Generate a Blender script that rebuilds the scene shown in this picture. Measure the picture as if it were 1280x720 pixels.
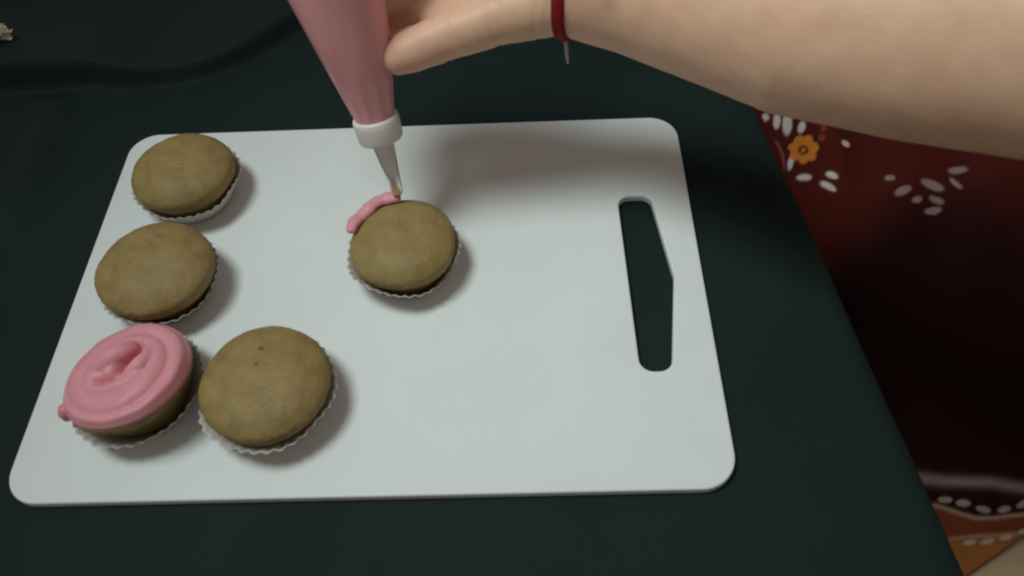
import bpy, bmesh, math, random
import numpy as np
from mathutils import Vector, Matrix, Euler
from mathutils.bvhtree import BVHTree

scene = bpy.context.scene
for o in list(bpy.data.objects):
    bpy.data.objects.remove(o)
COL = scene.collection
rng = np.random.default_rng(7)
random.seed(7)

# ------------------------------------------------------------------ camera
CAM_LOC = Vector((0.07986, -0.25163, 0.35814))
CAM_ROT = Euler((0.61128, 0.03957, -0.00766), 'XYZ')
cam_data = bpy.data.cameras.new('camera')
cam_data.sensor_width = 36.0
cam_data.lens = 36.0 * 1000.0 / 1280.0
cam_data.clip_start = 0.01
cam_data.clip_end = 20.0
cam_data.dof.use_dof = True
cam_data.dof.focus_distance = 0.45
cam_data.dof.aperture_fstop = 9.0
cam = bpy.data.objects.new('camera', cam_data)
cam.location = CAM_LOC
cam.rotation_euler = CAM_ROT
COL.objects.link(cam)
scene.camera = cam
RM = CAM_ROT.to_matrix()

# ------------------------------------------------------------------ world, lamp, exposure
world = bpy.data.worlds.new('World')
scene.world = world
world.use_nodes = True
bg = world.node_tree.nodes['Background']
bg.inputs['Color'].default_value = (0.86, 0.77, 0.68, 1)
bg.inputs['Strength'].default_value = 0.20

lamp_data = bpy.data.lights.new('room_lamp', 'AREA')
lamp_data.shape = 'DISK'
lamp_data.size = 0.56
lamp_data.energy = 1.10
lamp_data.spread = math.radians(44)
lamp_data.color = (0.86, 1.0, 0.985)
lamp = bpy.data.objects.new('room_lamp', lamp_data)
lamp.location = (-0.43, -0.04, 1.50)
lamp.rotation_euler = (Vector((0.14, -0.02, 0.0)) - lamp.location).to_track_quat('-Z', 'Y').to_euler()
COL.objects.link(lamp)

scene.render.engine = 'CYCLES'
scene.view_settings.view_transform = 'Standard'
scene.view_settings.look = 'None'
scene.view_settings.exposure = 0.0
scene.view_settings.gamma = 1.0
scene.cycles.filter_width = 2.2

# ------------------------------------------------------------------ helpers
def ray(x, y):
    return RM @ Vector(((x - 640) / 1000.0, (360 - y) / 1000.0, -1.0))

def at_depth(x, y, d):
    return CAM_LOC + ray(x, y) * d

def at_z(x, y, z):
    d = ray(x, y)
    return CAM_LOC + d * ((z - CAM_LOC.z) / d.z)

def new_obj(name, verts, faces, mat=None, parent=None, smooth=True):
    me = bpy.data.meshes.new(name)
    me.from_pydata([tuple(v) for v in verts], [], faces)
    me.update()
    return link_mesh(name, me, mat, parent, smooth)

def link_mesh(name, me, mat=None, parent=None, smooth=True):
    o = bpy.data.objects.new(name, me)
    if mat:
        me.materials.clear()
        me.materials.append(mat)
    if smooth:
        me.polygons.foreach_set('use_smooth', [True] * len(me.polygons))
    COL.objects.link(o)
    if parent:
        o.parent = parent
        o.matrix_parent_inverse = Matrix.Identity(4)
    return o

def empty(name, loc=(0, 0, 0), rz=0.0):
    o = bpy.data.objects.new(name, None)
    o.empty_display_size = 0.02
    o.location = loc
    o.rotation_euler = (0, 0, rz)
    COL.objects.link(o)
    return o

def tag(o, label=None, category=None, group=None, kind=None):
    if label: o['label'] = label
    if category: o['category'] = category
    if group: o['group'] = group
    if kind: o['kind'] = kind
    return o

def apply_mods(o):
    dg = bpy.context.evaluated_depsgraph_get()
    me = bpy.data.meshes.new_from_object(o.evaluated_get(dg))
    old = o.data
    o.modifiers.clear()
    o.data = me
    if old.users == 0:
        if isinstance(old, bpy.types.Mesh): bpy.data.meshes.remove(old)
        else: bpy.data.curves.remove(old)
    return o

def lathe(profile, n=64, closed_top=True, closed_bottom=True):
    verts, faces = [], []
    m = len(profile)
    for r, z in profile:
        for k in range(n):
            a = 2 * math.pi * k / n
            verts.append((r * math.cos(a), r * math.sin(a), z))
    for i in range(m - 1):
        for k in range(n):
            k2 = (k + 1) % n
            faces.append((i * n + k, i * n + k2, (i + 1) * n + k2, (i + 1) * n + k))
    if closed_bottom: faces.append(tuple(range(n - 1, -1, -1)))
    if closed_top: faces.append(tuple((m - 1) * n + k for k in range(n)))
    return verts, faces

def grid_faces(nu, nv, wrap=False):
    f = []
    for i in range(nu - 1):
        for j in range(nv if wrap else nv - 1):
            j2 = (j + 1) % nv
            f.append((i * nv + j, i * nv + j2, (i + 1) * nv + j2, (i + 1) * nv + j))
    return f

def wnoise(p, seed, n=14, lo=1.0, hi=3.0):
    """smooth noise: a sum of randomly turned waves, p is (..., d)"""
    r = np.random.default_rng(seed)
    d = p.shape[-1]
    out = 0
    for _ in range(n):
        k = r.normal(size=d); k /= np.linalg.norm(k)
        k = k * r.uniform(lo, hi)
        out = out + np.sin((p * k).sum(-1) * 2 * math.pi + r.uniform(0, 6.28))
    return out / math.sqrt(n)

def sstep(a, b, x):
    t = np.clip((x - a) / (b - a), 0, 1)
    return t * t * (3 - 2 * t)

# ------------------------------------------------------------------ materials
class NT:
    def __init__(self, name):
        self.m = bpy.data.materials.new(name)
        self.m.use_nodes = True
        self.t = self.m.node_tree
        self.b = self.t.nodes['Principled BSDF']
    def node(self, kind, **kw):
        n = self.t.nodes.new(kind)
        for k, v in kw.items():
            if hasattr(n, k) and not k[0].isupper(): setattr(n, k, v)
        return n
    def link(self, a, b): self.t.links.new(a, b)
    def set(self, **kw):
        for k, v in kw.items():
            self.b.inputs[k.replace('_', ' ')].default_value = v
        return self
    def coords(self):
        return self.node('ShaderNodeTexCoord').outputs['Object']
    def noise(self, scale, detail=4, rough=0.55, vec=None):
        n = self.node('ShaderNodeTexNoise')
        n.inputs['Scale'].default_value = scale
        n.inputs['Detail'].default_value = detail
        n.inputs['Roughness'].default_value = rough
        self.link(vec or self.coords(), n.inputs['Vector'])
        return n.outputs['Fac']
    def ramp(self, fac, stops):
        r = self.node('ShaderNodeValToRGB')
        e = r.color_ramp.elements
        while len(e) < len(stops): e.new(0.5)
        for el, (p, c) in zip(e, stops):
            el.position = p
            el.color = (*c, 1)
        self.link(fac, r.inputs['Fac'])
        return r.outputs['Color']
    def bump(self, height, strength, dist, prev=None):
        b = self.node('ShaderNodeBump')
        b.inputs['Strength'].default_value = strength
        b.inputs['Distance'].default_value = dist
        self.link(height, b.inputs['Height'])
        if prev: self.link(prev, b.inputs['Normal'])
        return b.outputs['Normal']
    def color(self, sock): self.link(sock, self.b.inputs['Base Color'])
    def normal(self, sock): self.link(sock, self.b.inputs['Normal'])

def mat_cloth():
    n = NT('dark_green_cloth')
    n.color(n.ramp(n.noise(9, 5), [(0.3, (0.0064, 0.0150, 0.0140)), (0.7, (0.0098, 0.0208, 0.0198))]))
    n.set(Roughness=0.70, Specular_IOR_Level=0.15)
    nb = n.bump(n.noise(1500, 2), 0.3, 0.0003)
    nb = n.bump(n.noise(140, 4), 0.35, 0.0008, nb)
    n.normal(nb)
    return n.m

def mat_board():
    n = NT('white_plastic_board')
    n.color(n.ramp(n.noise(14, 6), [(0.3, (0.70, 0.715, 0.70)), (0.7, (0.755, 0.765, 0.75))]))
    n.set(Roughness=0.5, Specular_IOR_Level=0.35)
    nb = n.bump(n.noise(900, 2), 0.35, 0.0002)
    mp = n.node('ShaderNodeMapping'); mp.inputs['Scale'].default_value = (40, 900, 40)
    mp.inputs['Rotation'].default_value = (0, 0, 0.5)
    n.link(n.coords(), mp.inputs['Vector'])
    nb = n.bump(n.noise(1.0, 3, vec=mp.outputs['Vector']), 0.12, 0.0003, nb)
    n.normal(nb)
    return n.m

def mat_cake():
    n = NT('sponge_cake')
    c = n.ramp(n.noise(75, 7, 0.62), [(0.28, (0.215, 0.142, 0.046)), (0.55, (0.290, 0.200, 0.070)), (0.8, (0.345, 0.245, 0.095))])
    n.color(c)
    n.set(Roughness=0.62, Specular_IOR_Level=0.4, Subsurface_Weight=0.12, Subsurface_Scale=0.004)
    n.b.inputs['Subsurface Radius'].default_value = (1.0, 0.5, 0.25)
    nb = n.bump(n.noise(220, 5), 0.35, 0.0012)
    v = n.node('ShaderNodeTexVoronoi'); v.inputs['Scale'].default_value = 620
    n.link(n.coords(), v.inputs['Vector'])
    nb = n.bump(v.outputs['Distance'], 0.25, 0.0006, nb)
    n.normal(nb)
    return n.m

def mat_paper():
    n = NT('white_baking_paper')
    n.color(n.ramp(n.noise(60, 3), [(0.3, (0.66, 0.62, 0.57)), (0.7, (0.78, 0.75, 0.71))]))
    n.set(Roughness=0.7, Specular_IOR_Level=0.25)
    # thin greaseproof paper lets light through
    tr = n.node('ShaderNodeBsdfTranslucent'); tr.inputs['Color'].default_value = (0.7, 0.62, 0.52, 1)
    mx = n.node('ShaderNodeMixShader'); mx.inputs['Fac'].default_value = 0.3
    out = n.t.nodes['Material Output']
    n.link(n.b.outputs['BSDF'], mx.inputs[1]); n.link(tr.outputs['BSDF'], mx.inputs[2])
    n.link(mx.outputs['Shader'], out.inputs['Surface'])
    return n.m

def mat_frosting():
    n = NT('pink_frosting')
    n.color(n.ramp(n.noise(50, 4), [(0.3, (0.69, 0.275, 0.320)), (0.7, (0.76, 0.325, 0.370))]))
    n.set(Roughness=0.5, Specular_IOR_Level=0.4, Subsurface_Weight=0.35, Subsurface_Scale=0.004)
    n.b.inputs['Subsurface Radius'].default_value = (1.0, 0.45, 0.4)
    n.normal(n.bump(n.noise(420, 4), 0.25, 0.0006))
    return n.m

def mat_bag():
    n = NT('frosting_in_clear_bag')
    n.color(n.ramp(n.noise(28, 5), [(0.3, (0.74, 0.33, 0.35)), (0.7, (0.80, 0.38, 0.395))]))
    n.set(Roughness=0.45, Specular_IOR_Level=0.4, Coat_Weight=0.7, Coat_Roughness=0.22, Subsurface_Weight=0.25, Subsurface_Scale=0.005)
    n.b.inputs['Subsurface Radius'].default_value = (1.0, 0.45, 0.4)
    mp = n.node('ShaderNodeMapping'); mp.inputs['Scale'].default_value = (150, 150, 25)
    n.link(n.coords(), mp.inputs['Vector'])
    n.normal(n.bump(n.noise(1.0, 3, vec=mp.outputs['Vector']), 0.4, 0.0012))
    return n.m

def mat_plain(name, col, rough, var=0.06, spec=0.4, metal=0.0, bump=0.0, scale=300):
    n = NT(name)
    lo = tuple(c * (1 - var) for c in col); hi = tuple(min(1, c * (1 + var)) for c in col)
    n.color(n.ramp(n.noise(scale * 0.2, 4), [(0.3, lo), (0.7, hi)]))
    n.set(Roughness=rough, Specular_IOR_Level=spec, Metallic=metal)
    if bump: n.normal(n.bump(n.noise(scale, 3), bump, 0.0005))
    return n.m

def mat_attr(name, attr, rough, spec=0.3, sss=0.0, bump=(300, 0.2, 0.0004)):
    n = NT(name)
    a = n.node('ShaderNodeAttribute'); a.attribute_name = attr
    mix = n.node('ShaderNodeMixRGB'); mix.blend_type = 'MULTIPLY'; mix.inputs['Fac'].default_value = 1.0
    n.link(a.outputs['Color'], mix.inputs['Color1'])
    n.link(n.ramp(n.noise(90, 5), [(0.3, (0.90, 0.88, 0.87)), (0.7, (1, 1, 1))]), mix.inputs['Color2'])
    n.color(mix.outputs['Color'])
    n.set(Roughness=rough, Specular_IOR_Level=spec, Subsurface_Weight=sss, Subsurface_Scale=0.004)
    n.b.inputs['Subsurface Radius'].default_value = (1.0, 0.4, 0.25)
    nb = n.bump(n.noise(bump[0], 4), bump[1], bump[2])
    if sss:
        v = n.node('ShaderNodeTexVoronoi'); v.inputs['Scale'].default_value = 900
        n.link(n.coords(), v.inputs['Vector'])
        nb = n.bump(v.outputs['Distance'], 0.18, 0.0003, nb)
    n.normal(nb)
    return n.m

M_CLOTH, M_BOARD, M_CAKE, M_PAPER, M_FROST, M_BAG = mat_cloth(), mat_board(), mat_cake(), mat_paper(), mat_frosting(), mat_bag()
M_STEEL = mat_plain('polished_steel', (0.88, 0.87, 0.84), 0.30, 0.02, metal=1.0)
M_COLLAR = mat_plain('white_plastic', (0.74, 0.69, 0.66), 0.42, 0.02)
M_SKIN = mat_attr('skin', 'tone', 0.48, 0.4, 0.22, (320, 0.12, 0.0005))
M_NAIL = mat_plain('fingernail', (0.62, 0.40, 0.33), 0.28, 0.03, spec=0.5)
M_THREAD = mat_plain('red_thread', (0.26, 0.012, 0.010), 0.75, 0.2, spec=0.2, bump=0.5, scale=1500)
M_TIP = mat_plain('pale_thread_tip', (0.45, 0.40, 0.38), 0.5, 0.1)
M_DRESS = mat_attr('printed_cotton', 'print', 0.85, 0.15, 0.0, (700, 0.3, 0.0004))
M_FLOOR = mat_plain('beige_floor', (0.36, 0.25, 0.15), 0.6, 0.12, bump=0.1)
M_WOOD = mat_plain('brown_wood', (0.12, 0.06, 0.03), 0.5, 0.2)

FLOOR_Z = -0.262
BOARD_Z0, BOARD_Z = 0.0036, 0.009

# ------------------------------------------------------------------ floor, table, tablecloth
v, f = [(-1.6, -1.6, FLOOR_Z), (1.6, -1.6, FLOOR_Z), (1.6, 1.6, FLOOR_Z), (-1.6, 1.6, FLOOR_Z)], [(0, 1, 2, 3)]
tag(new_obj('floor', v, f, M_FLOOR), 'beige floor beyond the hem of the floral dress', kind='structure')

TA = math.radians(7.0)                         # the table edge runs a little askew of the board
TU = Vector((math.cos(TA), math.sin(TA), 0)); TV = Vector((-math.sin(TA), math.cos(TA), 0))
U1, U0, V0, V1 = 0.2417, -0.72, -0.50, 0.66

def box(x0, x1, y0, y1, z0, z1):
    vs = [TU * x + TV * y + Vector((0, 0, z)) for z in (z0, z1) for x, y in ((x0, y0), (x1, y0), (x1, y1), (x0, y1))]
    fs = [(3, 2, 1, 0), (4, 5, 6, 7), (0, 1, 5, 4), (1, 2, 6, 5), (2, 3, 7, 6), (3, 0, 4, 7)]
    return vs, fs
table = empty('low_table', (0, 0, FLOOR_Z))
tag(table, 'low wooden table hidden under the dark green cloth', 'table')
def tpart(name, *b):
    vs, fs = box(*b)
    return new_obj(name, [x - Vector((0, 0, FLOOR_Z)) for x in vs], fs, M_WOOD, table, smooth=False)
tpart('table_top', U0 + 0.008, U1 - 0.008, V0 + 0.008, V1 - 0.008, -0.03, -0.0035)
for x in (U0 + 0.03, U1 - 0.08):
    for y in (V0 + 0.03, V1 - 0.08):
        tpart('leg', x, x + 0.05, y, y + 0.05, FLOOR_Z, -0.0305)

fold_x = np.array([-0.9, -0.34, -0.28, -0.225, -0.169, -0.127, -0.103, -0.079, -0.05, -0.02, 0.1, 0.6])
fold_y = np.array([0.155, 0.165, 0.168, 0.169, 0.168, 0.176, 0.195, 0.225, 0.262, 0.30, 0.40, 0.7])
def cloth_height(X, Y):
    k = sum(np.interp(X + dx, fold_x, fold_y) for dx in (-0.016, -0.008, 0, 0.008, 0.016)) / 5
    d = (Y - k) / np.sqrt(1 + 0.5 * sstep(-0.15, -0.09, X))
    hh = 0.0150 + 0.0030 * np.sin(X * 21 + 0.7) + 0.0015 * np.sin(X * 47)
    h = hh * (0.5 + 0.5 * np.tanh((d - 0.006) / 0.0030)) * (1 - 0.8 * sstep(0.0, 0.14, d))
    for cx, cy, an, ln, wd, am in ((0.30, -0.30, 0.2, 0.2, 0.014, 0.002), (-0.30, -0.02, 1.35, 0.14, 0.015, 0.0035), (-0.24, 0.33, 0.25, 0.16, 0.016, 0.006),
                                   (-0.05, 0.19, 0.9, 0.06, 0.012, 0.002), (0.02, -0.20, 0.06, 0.15, 0.018, 0.0012), (-0.33, 0.22, -0.3, 0.09, 0.013, 0.004)):
        u_ = (X - cx) * math.cos(an) + (Y - cy) * math.sin(an); v_ = -(X - cx) * math.sin(an) + (Y - cy) * math.cos(an)
        v_ = v_ + 0.012 * np.sin(u_ * 19)
        h = h + am * np.exp(-(u_ / ln) ** 2 - (v_ / wd) ** 2)
    P = np.stack([X, Y], -1)
    away = sstep(0.0, 0.05, np.maximum(np.abs(X) - 0.19, np.abs(Y + 0.01) - 0.135))   # flat under the board
    h += away * 0.0016 * wnoise(P, 3, 10, 3, 8)
    # long soft pulls in the cloth on the left
    l = X + 0.232 + 0.12 * (Y - 0.1)
    h += 0.008 * np.exp(-(l / 0.017) ** 2) * sstep(0.02, 0.12, Y) * (1 - sstep(0.15, 0.17, Y))
    h += away * 0.003 * np.exp(-((X + 0.25 - 0.2 * Y) / 0.02) ** 2)
    return h + 0.0034

us = np.concatenate([np.linspace(U0 - 0.2, -0.36, 60), np.linspace(-0.355, U1 + 0.225, 215)])
vs_ = np.concatenate([np.linspace(V0 - 0.2, -0.25, 60), np.linspace(-0.246, 0.16, 130), np.linspace(0.1615, 0.30, 110), np.linspace(0.304, 0.36, 18), np.linspace(0.366, V1 + 0.2, 60)])
UU, VV = np.meshgrid(us, vs_, indexing='ij')
def drape(a, lo, hi, r=0.012):
    s = np.maximum(a - hi + r, 0) - 0; t = np.maximum(lo + r - a, 0)
    over = s + t; sg = np.where(s > 0, 1, -1)
    ang = np.clip(over / r, 0, math.pi / 2)
    base = np.clip(a, lo + r, hi - r)
    out = base + sg * r * np.sin(ang)
    z = -(r * (1 - np.cos(ang)) + np.maximum(over - r * math.pi / 2, 0))
    return out, z, np.maximum(over - 0.02, 0)
Ux, zx, ox = drape(UU, U0, U1)
Vx, zy, oy = drape(VV, V0, V1)
Ux = Ux + np.where(UU > 0, 1, -1) * (ox > 0) * (0.006 * sstep(0, .08, ox) * np.sin(VV * 38 + 1) + 0.10 * ox)
Vx = Vx + np.where(VV > 0, 1, -1) * (oy > 0) * (0.008 * sstep(0, .08, oy) * np.sin(UU * 33))
XX = Ux * TU.x + Vx * TV.x; YY = Ux * TU.y + Vx * TV.y
flat = (1 - sstep(0, 0.02, np.maximum(ox, oy)))
ZZ = np.minimum(zx, zy) + cloth_height(XX, YY) * flat
ZZ = np.maximum(ZZ, FLOOR_Z + 0.004)
cl = new_obj('tablecloth', np.stack([XX, YY, ZZ], -1).reshape(-1, 3), grid_faces(len(us), len(vs_)), M_CLOTH)
tag(cl, 'dark green cloth spread under the white chopping board', 'tablecloth')

# ------------------------------------------------------------------ chopping board
def rounded_poly(pts, radii, n=10):
    out = []
    m = len(pts)
    for i in range(m):
        p, a, b = Vector(pts[i]), Vector(pts[i - 1]), Vector(pts[(i + 1) % m])
        d1, d2 = (a - p).normalized(), (b - p).normalized()
        ang = d1.angle(d2); r = radii[i]
        t = r / math.tan(ang / 2)
        c = p + (d1 + d2).normalized() * (r / math.sin(ang / 2))
        s, e = p + d1 * t - c, p + d2 * t - c
        a0 = math.atan2(s.y, s.x); da = (math.atan2(e.y, e.x) - a0 + math.pi) % (2 * math.pi) - math.pi
        for k in range(n + 1):
            q = a0 + da * k / n
            out.append((c.x + r * math.cos(q), c.y + r * math.sin(q)))
    return out
W, H = 0.17, 0.12
outer = rounded_poly([(-W, -H), (W, -H), (W, H), (-W, H)], [0.017] * 4, 14)
hole = rounded_poly([(0.1292, 0.0558), (0.1478, 0.0555), (0.1545, -0.0020), (0.1466, -0.0590), (0.1311, -0.0590)],
                    [0.0072, 0.0062, 0.005, 0.0070, 0.0070], 8)
cu = bpy.data.curves.new('chopping_board', 'CURVE')
cu.dimensions = '2D'; cu.fill_mode = 'BOTH'
BV = 0.0011
def inset(poly, d):
    out = []
    m = len(poly)
    for i in range(m):
        a, p, b = Vector(poly[i - 1]), Vector(poly[i]), Vector(poly[(i + 1) % m])
        t = (b - a).normalized()
        out.append((p.x - t.y * d, p.y + t.x * d))
    return out
for poly in (outer, hole):
    sp = cu.splines.new('POLY'); sp.points.add(len(poly) - 1); sp.use_cyclic_u = True
    for q, (x, y) in zip(sp.points, poly): q.co = (x, y, 0, 1)
cu.extrude = (BOARD_Z - BOARD_Z0) / 2 - BV
cu.bevel_depth = BV; cu.bevel_resolution = 3; cu.offset = -BV
board = bpy.data.objects.new('chopping_board', cu); COL.objects.link(board)
bme = bpy.data.meshes.new_from_object(board.evaluated_get(bpy.context.evaluated_depsgraph_get()))
bpy.data.objects.remove(board)
board = link_mesh('chopping_board', bme, M_BOARD, smooth=False)
bme.polygons.foreach_set('use_smooth', [abs(p.normal.z) < 0.98 for p in bme.polygons])
board.location = (0, 0, (BOARD_Z + BOARD_Z0) / 2)
tag(board, 'white plastic chopping board with rounded corners and angled grip slot on green cloth', 'chopping board')

# ------------------------------------------------------------------ cupcakes
def cake_mesh(R, seed, dome, pits=(), crinkle=None, lopsided=0.0, lift=0.0, tip=0.0):
    prof_r = np.concatenate([np.linspace(0.0, 0.0215, 5), np.linspace(0.0225, 0.0275, 9)[0:]])
    nA = 150
    top_n = 60
    # side profile: base, then flare, then bulging lip, then dome
    s = []
    for q in np.linspace(0, 1, 8): s.append((0.0197 + (R - 0.0014 - 0.0197) * q, 0.0012 + (0.0150 + lift) * q))
    for q in np.linspace(0.1, 1, 8):
        a = q * math.pi * 0.5
        s.append((R - 0.0014 + 0.0014 * math.sin(a), 0.0162 + lift + 0.0058 * (1 - math.cos(a))))
    zl = 0.0220 + lift
    for q in np.linspace(0.015, 1, top_n):
        x = 1 - q
        s.append((R * x, zl + dome * (1 - x ** 2.7) ** 0.62))
    s = np.array(s)
    A = np.linspace(0, 2 * math.pi, nA, endpoint=False)
    r = s[:, 0][:, None]; z = s[:, 1][:, None] + 0 * A[None]
    rn = np.stack([np.cos(A), np.sin(A)], -1)
    wob = 1 + 0.018 * wnoise(rn * 1.0, seed, 6, 0.25, 0.7) + 0.005 * wnoise(rn, seed + 5, 6, 1, 2)
    X = r * np.cos(A) * wob; Y = r * np.sin(A) * wob
    P = np.stack([X, Y], -1)
    topm = sstep(0.0195, 0.0245, z)
    z = z + topm * (0.00045 * wnoise(P / 0.03, seed + 1, 12, 0.5, 1.4) + 0.00012 * wnoise(P / 0.03, seed + 2, 14, 2.0, 4.5))
    z = z + topm * lopsided * X / R
    if crinkle:
        cx, cy, cr = crinkle
        m = np.exp(-(((X - cx) ** 2 + (Y - cy) ** 2) / cr ** 2)) * topm
        z = z + m * 0.00028 * wnoise(P * [60, 160], seed + 3, 12, 0.8, 2.2)
    for px, py, pr, pdp in pits:
        z = z - pdp * np.exp(-(((X - px) ** 2 + (Y - py) ** 2) / pr ** 2)) * topm
    # crumbly lip
    lip = np.exp(-((s[:, 1][:, None] - 0.0195) / 0.004) ** 2)
    cr_ = 1 + lip * 0.012 * wnoise(np.stack([A * 6 + 0 * z, z * 300], -1), seed + 8, 10, 0.5, 1.6)
    X *= cr_; Y *= cr_
    z = z + tip * (0.72 * X - 0.69 * Y) * sstep(0.006, 0.018, z)
    V = np.stack([X, Y, z], -1).reshape(-1, 3)
    F = grid_faces(len(s), nA, True)
    F.append(tuple(range(nA - 1, -1, -1)))
    F.append(tuple((len(s) - 1) * nA + k for k in range(nA)))
    return V, F

def liner_mesh(r0, r1, h, seed, pleats=36):
    nA, nz = pleats * 8, 14
    A = np.linspace(0, 2 * math.pi, nA, endpoint=False)
    q = np.linspace(0, 1, nz)[:, None]
    rn = np.stack([np.cos(A), np.sin(A)], -1)
    w = wnoise(rn, seed, 6, 0.3, 0.9)
    saw = 2 * np.abs(((A * pleats / (2 * math.pi) + 0.12 * w) % 1.0) - 0.5) - 0.5
    amp = 0.0003 + 0.0012 * q
    flare = 0.0007 * sstep(0.75, 1, q)
    r = r0 + (r1 - r0) * q + amp * saw + flare + 0.0009 * q ** 2 * w
    z = q * (h + 0.0012 * wnoise(rn, seed + 2, 7, 0.4, 1.2) + 0.0004 * wnoise(rn, seed + 3, 8, 2, 5))
    V = np.stack([r * np.cos(A), r * np.sin(A), z + 0 * A], -1).reshape(-1, 3)
    F = grid_faces(nz, nA, True)
    V = np.vstack([V, [[0, 0, 0.0]]])
    c = len(V) - 1
    F += [(c, (k + 1) % nA, k) for k in range(nA)]
    return V, F

def cupcake(px, py, R, seed, label, group, dome=0.0095, rim=0.0010, rz=0.0, **kw):
    P = at_z(px, py, BOARD_Z + 0.0245)
    root = empty('cupcake', (P.x, P.y, BOARD_Z + 0.0003))
    tag(root, label, 'cupcake', group)
    V, F = cake_mesh(R, seed, dome, **kw)
    cake = new_obj('cake', V, F, M_CAKE, root)
    V, F = liner_mesh(0.0205, R + rim, 0.0155, seed + 40)
    ln = new_obj('paper_liner', V, F, M_PAPER, root)
    sm = ln.modifiers.new('s', 'SOLIDIFY'); sm.thickness = 0.00025; sm.offset = 1
    return root

G = 'cupcakes on the chopping board'
c1 = cupcake(226, 210, 0.0286, 11, 'plain brown cupcake in white liner at the rounded board corner', G, lopsided=0.0006,
             crinkle=(0.004, -0.012, 0.012))
c2 = cupcake(191, 331, 0.0298, 23, 'plain brown cupcake touching the pink frosted one and the corner one', G,
             crinkle=(0.0, 0.01, 0.012))
c3 = cupcake(161, 470, 0.0303, 37, 'cupcake covered with a swirl of pink frosting', G, dome=0.0012, lift=0.003, tip=0.20)
c4 = cupcake(329, 474, 0.0305, 53, 'plain brown cupcake with two small holes beside the pink frosted one', G,
             pits=[(-0.001, 0.0135, 0.0011, 0.0030), (-0.0012, 0.004, 0.0008, 0.0016)], crinkle=(0.004, -0.010, 0.011))
c5 = cupcake(502, 299, 0.0280, 71, 'brown cupcake with a first strip of frosting, standing alone under the nozzle', G, dome=0.0085)

# ------------------------------------------------------------------ frosting
def tube(path, radii, n=14, squash=1.0):
    verts, faces = [], []
    path = [Vector(p) for p in path]
    m = len(path)
    for i in range(m):
        t = (path[min(i + 1, m - 1)] - path[max(i - 1, 0)]).normalized()
        up = Vector((0, 0, 1))
        s = t.cross(up)
        if s.length < 1e-3: s = t.cross(Vector((0, 1, 0)))
        s.normalize(); b = s.cross(t).normalized()
        for k in range(n):
            a = 2 * math.pi * k / n
            verts.append(path[i] + (s * math.cos(a) + b * math.sin(a) * squash) * radii[i])
    faces = grid_faces(m, n, True)
    faces.append(tuple(range(n - 1, -1, -1)))
    faces.append(tuple((m - 1) * n + k for k in range(n)))
    return verts, faces

def merge(parts):
    V, F = [], []
    for v, f in parts:
        o = len(V)
        V += [tuple(x) for x in v]
        F += [tuple(i + o for i in q) for q in f]
    return V, F

def remesh(o, voxel, smooth_it=4, fac=0.5):
    m = o.modifiers.new('r', 'REMESH'); m.mode = 'VOXEL'; m.voxel_size = voxel; m.use_smooth_shade = True
    s = o.modifiers.new('s', 'SMOOTH'); s.factor = fac; s.iterations = smooth_it
    return apply_mods(o)

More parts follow.
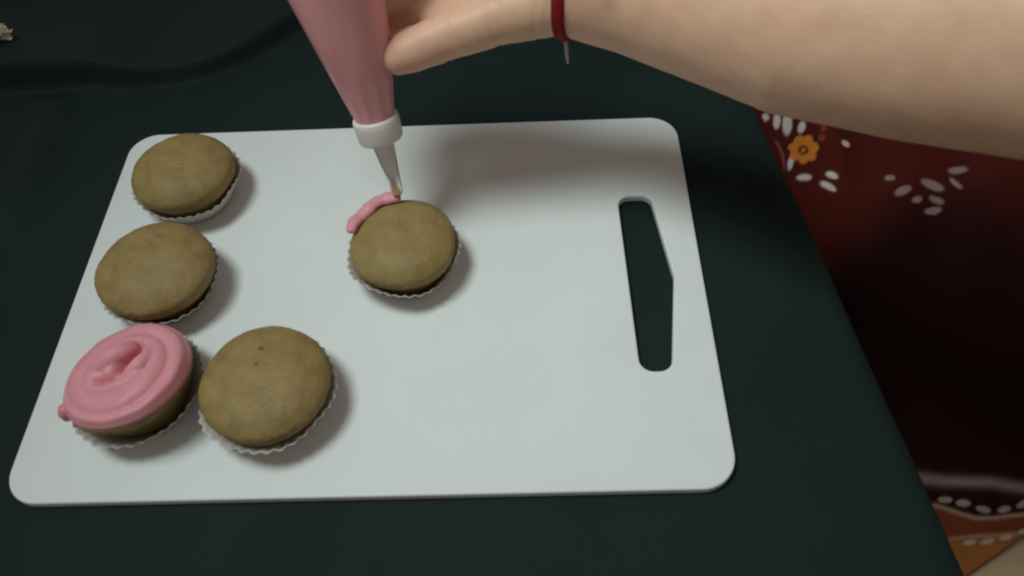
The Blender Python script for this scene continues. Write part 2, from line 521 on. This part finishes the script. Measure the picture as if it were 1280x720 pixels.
def swirl():
    """frosting as a relief over a disc: broad piped rounds, a dip and a curled peak in the middle"""
    nA, nR_ = 220, 90
    A = np.linspace(0, 2 * math.pi, nA, endpoint=False)[None]
    q = np.linspace(1, 0.004, nR_)[:, None]
    rn = np.stack([np.cos(A[0]), np.sin(A[0])], -1)
    Rmax = 0.0300 * (1 + 0.010 * wnoise(rn, 61, 6, 0.3, 0.8))[None]
    r = Rmax * q
    X, Y = r * np.cos(A), r * np.sin(A)
    P = np.stack([X, Y], -1)
    turn = A / (2 * math.pi)
    wob = 0.10 * wnoise(P / 0.03, 62, 10, 0.4, 1.0)
    ph = q * 3.5 + turn + 0.42 + wob                # spiral phase: a round every 0.34 of the radius
    saw = ph % 1.0
    lump = np.sqrt(np.clip(1 - (2 * saw - 1) ** 2, 0, 1))
    amp = 0.0024 * sstep(0.16, 0.4, q) * (1 - 0.55 * sstep(0.2, 1.0, np.cos(A - 2.3)) * sstep(0.35, 0.8, q))
    z = 0.0290 + 0.0060 * (1 - q ** 2.2) + amp * (lump - 0.5)
    # middle: a deep fold beside a curled peak
    def blob(cx, cy, sx, sy, ang, h):
        c, s_ = math.cos(ang), math.sin(ang)
        u = (X - cx) * c + (Y - cy) * s_; v = -(X - cx) * s_ + (Y - cy) * c
        return h * np.exp(-(u / sx) ** 2 - (v / sy) ** 2)
    z = z - blob(0.0036, 0.0030, 0.0095, 0.0024, math.radians(64), 0.0078)
    z = z - blob(-0.0050, -0.0078, 0.0055, 0.0020, math.radians(6), 0.0048)
    z = z + blob(-0.0035, 0.0035, 0.0085, 0.0070, 0.6, 0.0012)
    z = z + 0.00025 * wnoise(P / 0.03, 63, 14, 1.2, 3.0)
    X = X + 0; edge = sstep(0.90, 1.0, q)
    z = z - 0.0030 * edge ** 2
    top = np.stack([X, Y, z], -1).reshape(-1, 3)
    # rounded underside
    under = []
    for k, (f_, dz) in enumerate(((1.010, -0.0011), (1.002, -0.0024), (0.97, -0.0032), (0.85, -0.0035))):
        zz = z[0] + dz
        under.append(np.stack([X[0] * f_, Y[0] * f_, zz], -1))
    V = np.vstack(under[::-1] + [top])
    F = grid_faces(len(under) + nR_, nA, True)
    F.append(tuple(range(nA - 1, -1, -1)))
    F.append(tuple((len(under) + nR_ - 1) * nA + k for k in range(nA)))
    # the blob of frosting where the piping started
    d = tube([(-0.0240, -0.0165, 0.0268), (-0.0252, -0.0185, 0.0235), (-0.0252, -0.0195, 0.0195)], [0.0030, 0.0029, 0.0018], 12)
    V[:, 2] += 0.20 * (0.72 * V[:, 0] - 0.69 * V[:, 1])
    def rope(pts, rad_):
        c = [Vector((x, y, zz + 0.20 * (0.72 * x - 0.69 * y))) for x, y, zz in pts]
        path = []
        for k in range(len(c) - 1):
            p0, p1, p2, p3 = c[max(k - 1, 0)], c[k], c[k + 1], c[min(k + 2, len(c) - 1)]
            for t in np.linspace(0, 1, 8, endpoint=(k == len(c) - 2)):
                path.append(0.5 * (2 * p1 + (p2 - p0) * t + (2 * p0 - 5 * p1 + 4 * p2 - p3) * t ** 2 + (3 * p1 - p0 - 3 * p2 + p3) * t ** 3))
        R_ = np.interp(np.linspace(0, 1, len(path)), np.linspace(0, 1, len(rad_)), rad_)
        return tube(path, list(R_), 16, 0.85)
    big = rope([(-0.0125, -0.0035, 0.0325), (-0.0095, 0.0010, 0.0345), (-0.0045, 0.0050, 0.0358), (0.0008, 0.0085, 0.0352), (0.0040, 0.0115, 0.0330)], [0.0030, 0.0048, 0.0054, 0.0046, 0.0026])
    curl = rope([(0.0120, 0.0110, 0.0315), (0.0120, 0.0045, 0.0335), (0.0096, -0.0010, 0.0345), (0.0050, -0.0042, 0.0335)], [0.0026, 0.0034, 0.0036, 0.0022])
    return merge([(V, F), d, big, curl])
V, F = swirl()
sw = new_obj('frosting', V, F, M_FROST, c3)
remesh(sw, 0.0006, 3, 0.5)
sw.data.materials.clear(); sw.data.materials.append(M_FROST)
tag(sw, 'pink swirl of frosting with a curled peak')

def strip():
    path, rad = [], []
    N = 40
    for i in range(N):
        q = i / (N - 1)
        a = math.radians(174 - q * 80)
        R = 0.0262 + 0.0006 * math.sin(q * 11)
        path.append((R * math.cos(a), R * math.sin(a), 0.0276 + 0.0004 * math.sin(q * 14) + 0.0012 * q))
        rad.append(0.0037 * (0.6 + 0.4 * min(1, q * 5)) * (1 + 0.07 * math.sin(q * 17) + 0.04 * math.sin(q * 41)))
    return tube(path, rad, 14, 0.66)
V, F = strip()
st = new_obj('frosting', V, F, M_FROST, c5)
remesh(st, 0.0006, 3, 0.5)
st.data.materials.clear(); st.data.materials.append(M_FROST)
tag(st, 'short pink strip of frosting along the rim')

# ------------------------------------------------------------------ piping bag
TIP = at_z(497, 241, 0.0418)
AX = Vector((-0.135, 0.32, 0.94)).normalized()
Q = AX.to_track_quat('Z', 'Y')
bag_root = empty('piping_bag', TIP)
bag_root.rotation_mode = 'QUATERNION'; bag_root.rotation_quaternion = Q
tag(bag_root, 'piping bag full of pink frosting with white collar and metal nozzle, held in a hand', 'piping bag')
# nozzle: a thin open cone
prof = [(0.0026, 0.0), (0.0029, -0.0002), (0.0031, 0.0003), (0.0034, 0.006), (0.0060, 0.0345), (0.0057, 0.0345), (0.0031, 0.006), (0.0026, 0.0004)]
V, F = lathe(prof + [prof[0]], 64, False, False)
nz = new_obj('nozzle', V, F, M_STEEL, bag_root)
# collar
prof = [(0.0070, 0.0315), (0.0102, 0.0315), (0.0110, 0.0320), (0.0114, 0.0330), (0.0118, 0.0405), (0.0117, 0.0432), (0.0112, 0.0442), (0.0100, 0.0444), (0.0070, 0.0444)]
V, F = lathe(prof, 72, True, True)
new_obj('collar', V, F, M_COLLAR, bag_root)
# bag body
bt = np.array([0.0435, 0.046, 0.050, 0.055, 0.063, 0.072, 0.085, 0.100, 0.120, 0.145, 0.170, 0.190, 0.205, 0.216, 0.224, 0.232, 0.245, 0.262])
br = np.array([0.0098, 0.0103, 0.0108, 0.0121, 0.0139, 0.0160, 0.0185, 0.0207, 0.0235, 0.0260, 0.0265, 0.0235, 0.0165, 0.0090, 0.0068, 0.0085, 0.0130, 0.0170])
tt = np.linspace(bt[0], bt[-1], 150); rr = np.interp(tt, bt, br)
rr = np.convolve(np.pad(rr, 3, 'edge'), np.ones(7) / 7, 'valid')
A = np.linspace(0, 2 * math.pi, 96, endpoint=False)
TT = tt[:, None]; AA = A[None]
grow = sstep(0.048, 0.075, TT)
twist = AA + 5.0 * sstep(0.18, 0.235, TT)
pl = 0.00035 * (1 - sstep(0.05, 0.075, TT)) * sstep(0.0445, 0.049, TT) * np.sin(twist * 11 + 1.3 * np.sin(AA))
pl = pl + sstep(0.19, 0.22, TT) * 0.0022 * np.sin(twist * 7)
pn = wnoise(np.stack([np.cos(AA) + 0 * TT, np.sin(AA) + 0 * TT, TT * 22 + 0 * AA], -1), 5, 16, 0.3, 1.1)
Rb = rr[:, None] + pl + grow * 0.0010 * pn
V = np.stack([Rb * np.cos(AA), Rb * np.sin(AA), TT + 0 * AA], -1).reshape(-1, 3)
F = grid_faces(len(tt), len(A), True)
F.append(tuple(range(len(A) - 1, -1, -1)))
bag = new_obj('bag', V, F, M_BAG, bag_root)
def bag_pt(t): return TIP + AX * t

# ------------------------------------------------------------------ person: arm and hand in one mesh
def capsule(p0, p1, r0, r1, n=48, flat=None):
    """tapered capsule; flat=(axis, factor) squashes the section along axis"""
    p0, p1 = Vector(p0), Vector(p1)
    d = (p1 - p0); L = d.length; t = d.normalized()
    if flat: b = (Vector(flat[0]) - t * Vector(flat[0]).dot(t)).normalized(); k = flat[1]
    else: b = t.orthogonal().normalized(); k = 1.0
    s = t.cross(b)
    rings = []
    for a in np.linspace(-math.pi / 2 + 0.15, 0, 6): rings.append((r0 * math.sin(a), r0 * math.cos(a)))
    for q in np.linspace(0.15, 0.85, 4): rings.append((L * q, r0 + (r1 - r0) * q))
    for a in np.linspace(0, math.pi / 2 - 0.15, 6): rings.append((L + r1 * math.sin(a), r1 * math.cos(a)))
    V = []
    for h, r in rings:
        for j in range(n):
            a = 2 * math.pi * j / n
            V.append(p0 + t * h + s * (r * math.cos(a)) + b * (r * k * math.sin(a)))
    F = grid_faces(len(rings), n, True)
    F.append(tuple(range(n - 1, -1, -1))); F.append(tuple((len(rings) - 1) * n + j for j in range(n)))
    return V, F

def chain(pts, rads, flat=None):
    return [capsule(pts[i], pts[i + 1], rads[i], rads[i + 1], flat=flat) for i in range(len(pts) - 1)]

D = at_depth
arm_px = [(725, -22, .368, .0254), (790, -11, .362, .0273), (850, 2, .356, .0302), (1000, 34, .336, .0370),
          (1140, 42, .317, .0415), (1280, 46, .296, .0438), (1420, 56, .278, .0448)]
arm_pts = [D(x, y, d) for x, y, d, r in arm_px]; arm_r = [r for *_, r in arm_px]
elbow = arm_pts[-1] + (arm_pts[-1] - arm_pts[-3]).normalized() * 0.035
shoulder = elbow + Vector((0.20, 0.03, 0.19))
parts = chain(arm_pts + [elbow], arm_r + [0.041])
parts += chain([elbow, elbow.lerp(shoulder, 0.5), shoulder], [0.041, 0.046, 0.052])
wrist = arm_pts[0]
# knuckles behind the bag, fingers curl round it; index lowest, little finger highest
idx_mcp = D(540, -18, .392)
fingers = []
up = AX * 0.0175
def around(t, ang_deg, off):
    """point beside the bag axis at height t, ang measured in the bag's own section (0 = +x, 90 = away)"""
    c = bag_pt(t)
    ex = (Vector((1, 0, 0)) - AX * AX.x).normalized(); ey = AX.cross(ex)
    r = float(np.interp(t, bt, br)) + off
    a = math.radians(ang_deg)
    return c + ex * (r * math.cos(a)) + ey * (r * math.sin(a))
mcps = []
for i, (fr, t0, reach) in enumerate(((0.0088, 0.094, 1.0), (0.0090, 0.1115, 1.06), (0.0085, 0.129, 1.0), (0.0074, 0.145, 0.84))):
    mcp = idx_mcp + up * i + Vector((0.004 * (i == 3), -0.002 * i, 0))
    span = 112 * reach
    a0 = 62
    pip = around(t0, a0 + 0.28 * span, fr * 0.95)
    dip = around(t0 + 0.018, a0 + 0.66 * span, fr * 0.8)
    tip = around(t0 + 0.038, a0 + 0.95 * span, fr * 0.65)
    mcps.append(mcp)
    parts += chain([mcp, pip, dip, tip], [fr * 1.18, fr * 1.02, fr * 0.92, fr * 0.78])
    fingers.append((mcp, pip, dip, tip, fr))
    parts.append(capsule(wrist.lerp(mcp, 0.02) + up * (0.45 * (i - 1.2)), mcp, 0.0165, fr * 1.35))
parts.append(capsule(mcps[0].lerp(wrist, 0.15), mcps[3].lerp(wrist, 0.15), 0.0105, 0.0095))
parts.append(capsule(wrist.lerp(mcps[0], 0.35) , wrist.lerp(mcps[3], 0.5), 0.0155, 0.013))
# thumb, near side of the bag
th = [D(697, -2, .368), D(618, 24, .371), D(558, 46, .374), D(510, 65, .3775)]
parts += chain(th, [0.0172, 0.0128, 0.0112, 0.0098])
parts.append(capsule(th[3], D(498, 71, .3785), 0.0098, 0.0084))
parts.append(capsule(th[0].lerp(th[1], 0.45), wrist.lerp(mcps[0], 0.55), 0.0125, 0.0135))     # ball of the thumb
parts.append(capsule(th[0].lerp(th[1], 0.75), wrist.lerp(mcps[0], 0.72), 0.0095, 0.011))      # web
parts.append(capsule(th[1].lerp(th[2], 0.25) + Vector((0, 0.012, 0)), mcps[0].lerp(wrist, 0.12), 0.0085, 0.010))
parts.append(capsule(th[0].lerp(th[1], 0.6) + Vector((0, 0.012, 0)), mcps[1].lerp(wrist, 0.2), 0.011, 0.011))
parts.append(capsule(D(500, 30, .402), D(600, 2, .390), 0.0095, 0.0125))
parts.append(capsule(D(545, 28, .387), D(625, 6, .381), 0.0088, 0.0115))
V, F = merge(parts)
person = empty('person', (shoulder.x, shoulder.y, FLOOR_Z))
tag(person, 'person in a dark red floral dress reaching over the board to squeeze the piping bag', 'person')
off = Vector((-shoulder.x, -shoulder.y, -FLOOR_Z))
arm = new_obj('arm', [Vector(q) + off for q in V], F, M_SKIN, person)
remesh(arm, 0.0013, 14, 0.5)
me = arm.data
nv = len(me.vertices)
co = np.empty(nv * 3); me.vertices.foreach_get('co', co); co = co.reshape(-1, 3)
no = np.empty(nv * 3); me.vertices.foreach_get('normal', no); no = no.reshape(-1, 3)
wco = co - np.array(off)
# soft muscle and skin relief, creases at the thumb joint and the wrist
relief = 0.0004 * wnoise(wco / 0.06, 91, 16, 0.4, 1.0) + 0.00006 * wnoise(wco / 0.012, 92, 14, 0.6, 1.4)
def crease(c, axis, w, depth, reach):
    d = wco - np.array(c)
    s = d @ np.array(Vector(axis).normalized())
    return -depth * np.exp(-(s / w) ** 2) * np.exp(-((d ** 2).sum(1) / reach ** 2))
tax = (th[3] - th[2])
for k in (-0.0032, 0.0, 0.0034): relief += crease(th[2] + tax.normalized() * k, tax, 0.0014, 0.0007, 0.016)
tax2 = th[2] - th[1]
for k in (-0.003, 0.002): relief += crease(th[1] + tax2.normalized() * k, tax2, 0.0016, 0.0006, 0.018)
wax = arm_pts[1] - arm_pts[0]
for k in (-0.012, -0.007): relief += crease(wrist + wax.normalized() * k, wax, 0.0015, 0.0005, 0.04)
co = co + no * relief[:, None]
me.vertices.foreach_set('co', co.ravel()); me.update()
# skin tone: warm tan, pinker at fingertips and knuckles
tone = np.tile(np.array([0.82, 0.51, 0.345]), (nv, 1))
pink = np.zeros(nv)
for p, r in [(th[3], 0.016), (th[2], 0.012)] + [(fg[3], 0.014) for fg in fingers] + [(fg[1], 0.013) for fg in fingers] + [(fg[0], 0.012) for fg in fingers]:
    pink = np.maximum(pink, np.exp(-(((wco - np.array(p)) ** 2).sum(1) / r ** 2)))
tone = tone * (1 - 0.6 * pink[:, None]) + np.array([0.78, 0.41, 0.32]) * 0.6 * pink[:, None]
mott = 0.5 + 0.5 * np.tanh(wnoise(wco / 0.03, 93, 16, 0.5, 1.5))
tone = tone * (1 + 0.07 * (mott[:, None] - 0.5) * np.array([0.6, 1.2, 1.4]))
mk = np.array(D(758, 6, .365 - 0.026))        # a small brown mark above the wrist
ms = np.exp(-(((wco - mk) ** 2).sum(1) / 0.0055 ** 2)) 
tone = tone * (1 - 0.35 * ms[:, None] * np.array([0.8, 1, 1]))
ca = me.color_attributes.new('tone', 'FLOAT_COLOR', 'POINT')
ca.data.foreach_set('color', np.c_[tone, np.ones(nv)].ravel())
me.materials.clear(); me.materials.append(M_SKIN)
me.polygons.foreach_set('use_smooth', [True] * len(me.polygons))
bvh = BVHTree.FromPolygons([tuple(v) for v in wco], [tuple(p.vertices) for p in me.polygons])

# fingernails: shallow shells laid on the fingertip backs
def nail(tip, prev, out_dir, w, l):
    t = (tip - prev).normalized()
    n_ = (out_dir - t * out_dir.dot(t)).normalized(); s = t.cross(n_)
    V, nu, nvv = [], 9, 9
    for i in range(nu):
        for j in range(nvv):
            a = (i / (nu - 1) * 2 - 1); b = (j / (nvv - 1) * 2 - 1)
            rad = min(1.0, 1.12 - 0.12 * abs(b))
            k = math.sqrt(max(0, 1 - 0.35 * b ** 2))
            P = tip + t * (a * l * 0.5 * k + l * 0.02) + s * (b * w * 0.5)
            h = bvh.ray_cast(P + n_ * 0.02, -n_, 0.04)
            V.append((h[0] if h[0] else P) + n_ * 0.0004 + off)
    o = new_obj('fingernail', V, grid_faces(nu, nvv), M_NAIL, arm)
    m = o.modifiers.new('s', 'SOLIDIFY'); m.thickness = 0.0005; m.offset = 1
    return o
for mcp, pip, dip, tip, fr in fingers:
    c = bag_pt(max(0, (tip - TIP).dot(AX)))
    nail(tip, dip, (tip - c), fr * 1.25, fr * 1.5)
nail(th[3], th[2], (th[3] - bag_pt((th[3] - TIP).dot(AX))) * 0.0 + Vector((0.0, 1.0, 0.25)), 0.0115, 0.013)

# red thread round the wrist
wc = D(716, -24, .369)
wt = (arm_pts[1] - D(660, -26, .374)).normalized()
e1 = wt.orthogonal().normalized(); e2 = wt.cross(e1)
ring = []
NR = 72
for k in range(NR):
    a = 2 * math.pi * k / NR
    d = e1 * math.cos(a) + e2 * math.sin(a)
    h = bvh.ray_cast(wc + d * 0.08, -d, 0.08)
    ring.append(h[0] if h[0] else wc + d * 0.026)
ring = [sum((ring[(k + j) % NR] for j in (-2, -1, 0, 1, 2)), Vector()) / 5 for k in range(NR)]
V = []
sec = [(-1.6, 0.1), (-1.5, 0.8), (-0.7, 1.35), (0.0, 1.15), (0.7, 1.35), (1.5, 0.8), (1.6, 0.1), (0, -0.3)]
for k in range(NR):
    d = (ring[k] - wc); d = (d - wt * d.dot(wt)).normalized()
    for (x, y) in sec:
        jig = 1 + 0.12 * math.sin(k * 2.7)
        V.append(ring[k] + wt * (x * 0.0019) + d * (y * 0.0010 * jig + 0.0004) + off)
F = []
ns = len(sec)
for k in range(NR):
    for j in range(ns):
        F.append((k * ns + j, k * ns + (j + 1) % ns, ((k + 1) % NR) * ns + (j + 1) % ns, ((k + 1) % NR) * ns + j))
br_o = new_obj('thread_bracelet', V, F, M_THREAD, person)
tag(br_o, 'red thread tied round the wrist')
# loose end hanging from the knot under the wrist
low = min(ring, key=lambda p: (p - CAM_LOC).dot(RM @ Vector((0, 1, 0))) / ((p - CAM_LOC).dot(RM @ Vector((0, 0, -1)))))
endp = [low + Vector((0, 0, 0.001)), low + Vector((0.0004, -0.001, -0.004)), low + Vector((0.0008, -0.0015, -0.009)), low + Vector((0.0014, -0.002, -0.0135))]
V, F = tube([p + off for p in endp], [0.0012, 0.0010, 0.0009, 0.0006], 8)
new_obj('thread_end', V, F, M_TIP, br_o)

# ------------------------------------------------------------------ dress (lap and skirt beside the table)
xs = np.concatenate([np.arange(0.245, 0.36, 0.0008), np.arange(0.36, 0.5, 0.0009), np.arange(0.5, 0.72, 0.005)])
ys = np.concatenate([np.arange(-0.20, -0.13, 0.004), np.arange(-0.13, 0.21, 0.001), np.arange(0.21, 0.42, 0.004)])
def dress_z(x, y):
    x = np.asarray(x, float); y = np.asarray(y, float)
    prof = np.interp(y, [-0.30, -0.115, -0.095, -0.07, -0.03, 0.02, 0.07, 0.12, 0.17, 0.24, 0.42],
                     [-0.2605, -0.2600, -0.2575, -0.247, -0.205, -0.150, -0.105, -0.066, -0.045, -0.05, -0.09])
    z = prof - 0.05 * sstep(0.30, 0.25, x) * sstep(0.02, 0.12, y)
    w = sstep(-0.10, -0.02, y)
    z = z + w * (0.006 * np.sin(x * 42 + y * 22) + 0.003 * np.sin(x * 90 - y * 40 + 1))
    z = z + (1 - w) * 0.0025 * (1 + np.sin(x * 60 + y * 20))
    return np.maximum(z, FLOOR_Z + 0.0025)
def on_dress(px, py):
    d = ray(px, py); lo = 0.3
    for k in range(1400):
        t = 0.30 + k * 0.0005
        P = CAM_LOC + d * t
        if P.z <= float(dress_z(P.x, P.y)): return P
    return CAM_LOC + d * 0.7
XD, YD = np.meshgrid(xs, ys, indexing='ij')
# the hem edge: skirt stops along this line, floor shows in front of it
h1, h2 = on_dress(1212, 716), on_dress(1280, 668)
sl = (h2.y - h1.y) / (h2.x - h1.x)
hem_y = h1.y + sl * (XD - h1.x)
lowlim = np.clip(hem_y, -0.19, 0.05)
YD = np.maximum(YD, lowlim)
ZD = dress_z(XD, YD)
ZD = np.maximum(ZD, FLOOR_Z + 0.0025)
colr = np.tile(np.array([0.016, 0.0012, 0.0010]), XD.shape + (1,)).astype(float)  # near-black maroon base: shade over the mid lap painted into the colour
def paint(mask, c):
    global colr
    m = np.clip(mask, 0, 1)[..., None]
    colr = colr * (1 - m) + np.array(c) * m
WHITE, ORANGE, DARK, RUST, WHITE_SHADED = (0.60, 0.50, 0.46), (0.55, 0.17, 0.025), (0.05, 0.006, 0.006), (0.22, 0.03, 0.012), (0.26, 0.18, 0.165)
def ell(px, py, l, w, deg, c, soft=0.25):
    """ellipse of l x w pixels, its long axis turned by deg in the photograph, laid on the cloth"""
    p = on_dress(px, py)
    a = math.radians(deg)
    q = on_dress(px + 4 * math.cos(a), py - 4 * math.sin(a)); r = on_dress(px - 4 * math.sin(a), py - 4 * math.cos(a))
    A = np.array([[(q.x - p.x) / 4, (r.x - p.x) / 4], [(q.y - p.y) / 4, (r.y - p.y) / 4]])
    try: I = np.linalg.inv(A)
    except np.linalg.LinAlgError: return
    dx, dy = XD - p.x, YD - p.y
    u = (I[0, 0] * dx + I[0, 1] * dy) / (l / 2); v = (I[1, 0] * dx + I[1, 1] * dy) / (w / 2)
    rr = np.sqrt(u * u + v * v)
    paint(1 - sstep(1 - soft, 1 + soft, rr), c)
def flower_xy(x, y, r, n, c, ph=0.0):
    dx, dy = XD - x, YD - y
    rr = np.hypot(dx, dy); a = np.arctan2(dy, dx)
    R = r * (0.80 + 0.2 * np.abs(np.cos(n * a / 2 + ph)) ** 0.7)
    paint(1 - sstep(0.92, 1.08, rr / R), c)
    paint(1 - sstep(0.8, 1.2, rr / (0.36 * r)), DARK)
    paint(1 - sstep(0.7, 1.3, rr / (0.15 * r)), ORANGE)
def ell_xy(x, y, l, w, a, c):
    dx, dy = XD - x, YD - y
    u = (dx * math.cos(a) + dy * math.sin(a)) / l; v = (-dx * math.sin(a) + dy * math.cos(a)) / w
    paint(1 - sstep(0.8, 1.2, np.sqrt(u * u + v * v)), c)
paint(sstep(0.075, 0.125, YD + 0.02 * np.sin(XD * 30)), (0.068, 0.007, 0.0035))  # redder lit tone on the far lap, fading into the painted shade
# repeat of the print away from the part that can be matched: sprays of petals round small flowers
r2 = np.random.default_rng(12)
for i in range(7):
    for j in range(7):
        x = 0.31 + 0.062 * i + 0.03 * (j % 2); y = -0.03 + 0.062 * j
        if y < 0.21 or x < 0.335: continue
        flower_xy(x, y, 0.0085, 7, ORANGE if (i + j) % 2 else RUST, r2.uniform(0, 3))
        for k in range(7):
            a = k * 2 * math.pi / 7 + 0.3
            ell_xy(x + 0.020 * math.cos(a), y + 0.020 * math.sin(a), 0.0062, 0.0030, a + 0.5, WHITE)
        for k in range(4):
            ell_xy(x + 0.031 + r2.uniform(-.006, .006), y + r2.uniform(-.02, .02), 0.0022, 0.0022, 0, RUST)
# the patch that shows under the forearm
for a in ((961, 135, 19, 8, -28, WHITE), (957, 147, 9, 9, 0, WHITE), (971, 151, 21, 9, 85, WHITE), (984, 154, 28, 12, 88, WHITE),
          (1002, 159, 15, 9, 75, WHITE), (988, 204, 15, 7, 80, WHITE), (1057, 180, 11, 7, -30, WHITE), (1027, 172, 9, 9, 0, RUST),
          (1030, 160, 8, 8, 0, RUST), (1005, 222, 18, 8, -10, WHITE), (1035, 233, 22, 9, -22, WHITE), (1040, 219, 16, 8, -20, WHITE),
          (1112, 223, 14, 8, 10, WHITE_SHADED), (1129, 238, 20, 9, 15, WHITE_SHADED), (1165, 232, 30, 12, -20, WHITE_SHADED), (1197, 213, 22, 8, -5, WHITE_SHADED),  # right-hand petals: white darkened, their shade painted into the print
          (1194, 230, 20, 8, -25, WHITE_SHADED), (1146, 250, 14, 9, 20, WHITE_SHADED), (1170, 251, 20, 9, -15, WHITE_SHADED), (1166, 264, 22, 8, 10, WHITE_SHADED),
          (976, 190, 34, 5, -65, (0.20, 0.05, 0.06))):
    ell(*a)
for k in range(7):
    a = k * 2 * math.pi / 7 + 0.2
    ell(1004 + 11 * math.cos(a), 187 - 10 * math.sin(a), 17, 14, math.degrees(a), ORANGE, 0.12)
ell(1004, 187, 22, 20, 0, ORANGE, 0.12); ell(1004, 188, 13, 12, 0, DARK, 0.2); ell(1004, 188, 6, 6, 0, ORANGE, 0.3)
# border along the hem
def border(pts):
    q = [on_dress(x, y) for x, y in pts]
    q.sort(key=lambda p: p.x)
    X_, Y_ = [p.x for p in q], [p.y for p in q]
    k = (Y_[-1] - Y_[0]) / (X_[-1] - X_[0])
    return np.where(XD > X_[-1], Y_[-1] + k * (XD - X_[-1]), np.interp(XD, X_, Y_))
l1 = border([(1150, 598), (1190, 602), (1240, 604), (1300, 611)])
l2 = border([(1170, 632), (1185, 637), (1203, 643), (1220, 648), (1240, 648), (1262, 645), (1300, 640)])
l3 = border([(1180, 675), (1230, 670), (1300, 663)])
paint(1 - sstep(-0.001, 0.001, YD - l2), (0.15, 0.032, 0.010))
paint(1 - sstep(-0.001, 0.001, YD - l3), (0.24, 0.085, 0.022))
for ln_, c, th_ in ((l1, (0.26, 0.17, 0.16), 0.0030), (l2, (0.34, 0.20, 0.14), 0.0012), (l3, (0.30, 0.16, 0.10), 0.0012)):
    paint(np.exp(-((YD - ln_) / th_) ** 2), c)
for k, (px, py) in enumerate(((1181, 625), (1204, 629), (1229, 637), (1255, 637), (1279, 630), (1304, 622), (1330, 626))):
    ell(px, py, 18, 8.5, (0, -5, -15, 15, 25, 0, -10)[k], (0.30, 0.22, 0.20))
for px, py in ((1212, 678), (1234, 677), (1257, 672), (1281, 664)):
    ell(px, py, 17, 7, 12, (0.42, 0.26, 0.20))
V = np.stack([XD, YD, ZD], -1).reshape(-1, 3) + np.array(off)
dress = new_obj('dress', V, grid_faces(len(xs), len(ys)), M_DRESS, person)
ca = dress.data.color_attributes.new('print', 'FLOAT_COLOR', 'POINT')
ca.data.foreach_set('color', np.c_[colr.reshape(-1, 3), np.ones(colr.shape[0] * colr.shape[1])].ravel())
tag(dress, 'dark red cotton dress printed with orange flowers and white petals')

# short sleeve round the upper arm
ud = (shoulder - elbow).normalized()
e1 = ud.orthogonal().normalized(); e2 = ud.cross(e1)
V = []
nS, nR = 26, 64
for i in range(nS):
    q = i / (nS - 1)
    c = elbow.lerp(shoulder, 0.62 + 0.55 * q)
    for k in range(nR):
        a = 2 * math.pi * k / nR
        r = 0.058 + 0.012 * q + 0.002 * math.sin(5 * a + 6 * q)
        V.append(c + (e1 * math.cos(a) + e2 * math.sin(a)) * r + off)
sl_o = new_obj('sleeve', V, grid_faces(nS, nR, True), M_DRESS, dress)
m = sl_o.modifiers.new('s', 'SOLIDIFY'); m.thickness = 0.001
ca = sl_o.data.color_attributes.new('print', 'FLOAT_COLOR', 'POINT')
ca.data.foreach_set('color', np.tile([0.105, 0.010, 0.006, 1.0], len(V)))

# ------------------------------------------------------------------ small pale scrap on the cloth
zc = 0.0
for _ in range(6):
    P = at_z(4, 51, zc)
    zc = float(cloth_height(np.array([P.x]), np.array([P.y]))[0])
parts = []
r3 = np.random.default_rng(4)
for k in range(22):
    a = k * 2.4; el_ = r3.uniform(0.1, 1.45); L = r3.uniform(0.0065, 0.0088)
    d = Vector((math.cos(a) * math.cos(el_), math.sin(a) * math.cos(el_), math.sin(el_)))
    s = d.orthogonal().normalized(); b = d.cross(s)
    V = []
    for i in range(7):
        for j in range(7):
            q = i / 6; w = (j / 6 - 0.5)
            V.append(Vector((0, 0, 0.002)) + d * (L * q) + s * (w * L * (0.4 + 0.9 * q)) + b * (0.0016 * q * math.sin(w * 14 + k)))
    parts.append((V, grid_faces(7, 7)))
V, F = merge(parts)
scrap = new_obj('paper_scrap', V, F, mat_plain('cream_paper', (0.85, 0.76, 0.66), 0.8, 0.05))
m = scrap.modifiers.new('s', 'SOLIDIFY'); m.thickness = 0.0004
scrap.location = (P.x, P.y, zc + 0.0005)
tag(scrap, 'small cream crumpled paper scrap on the folded part of the green cloth', 'paper scrap')
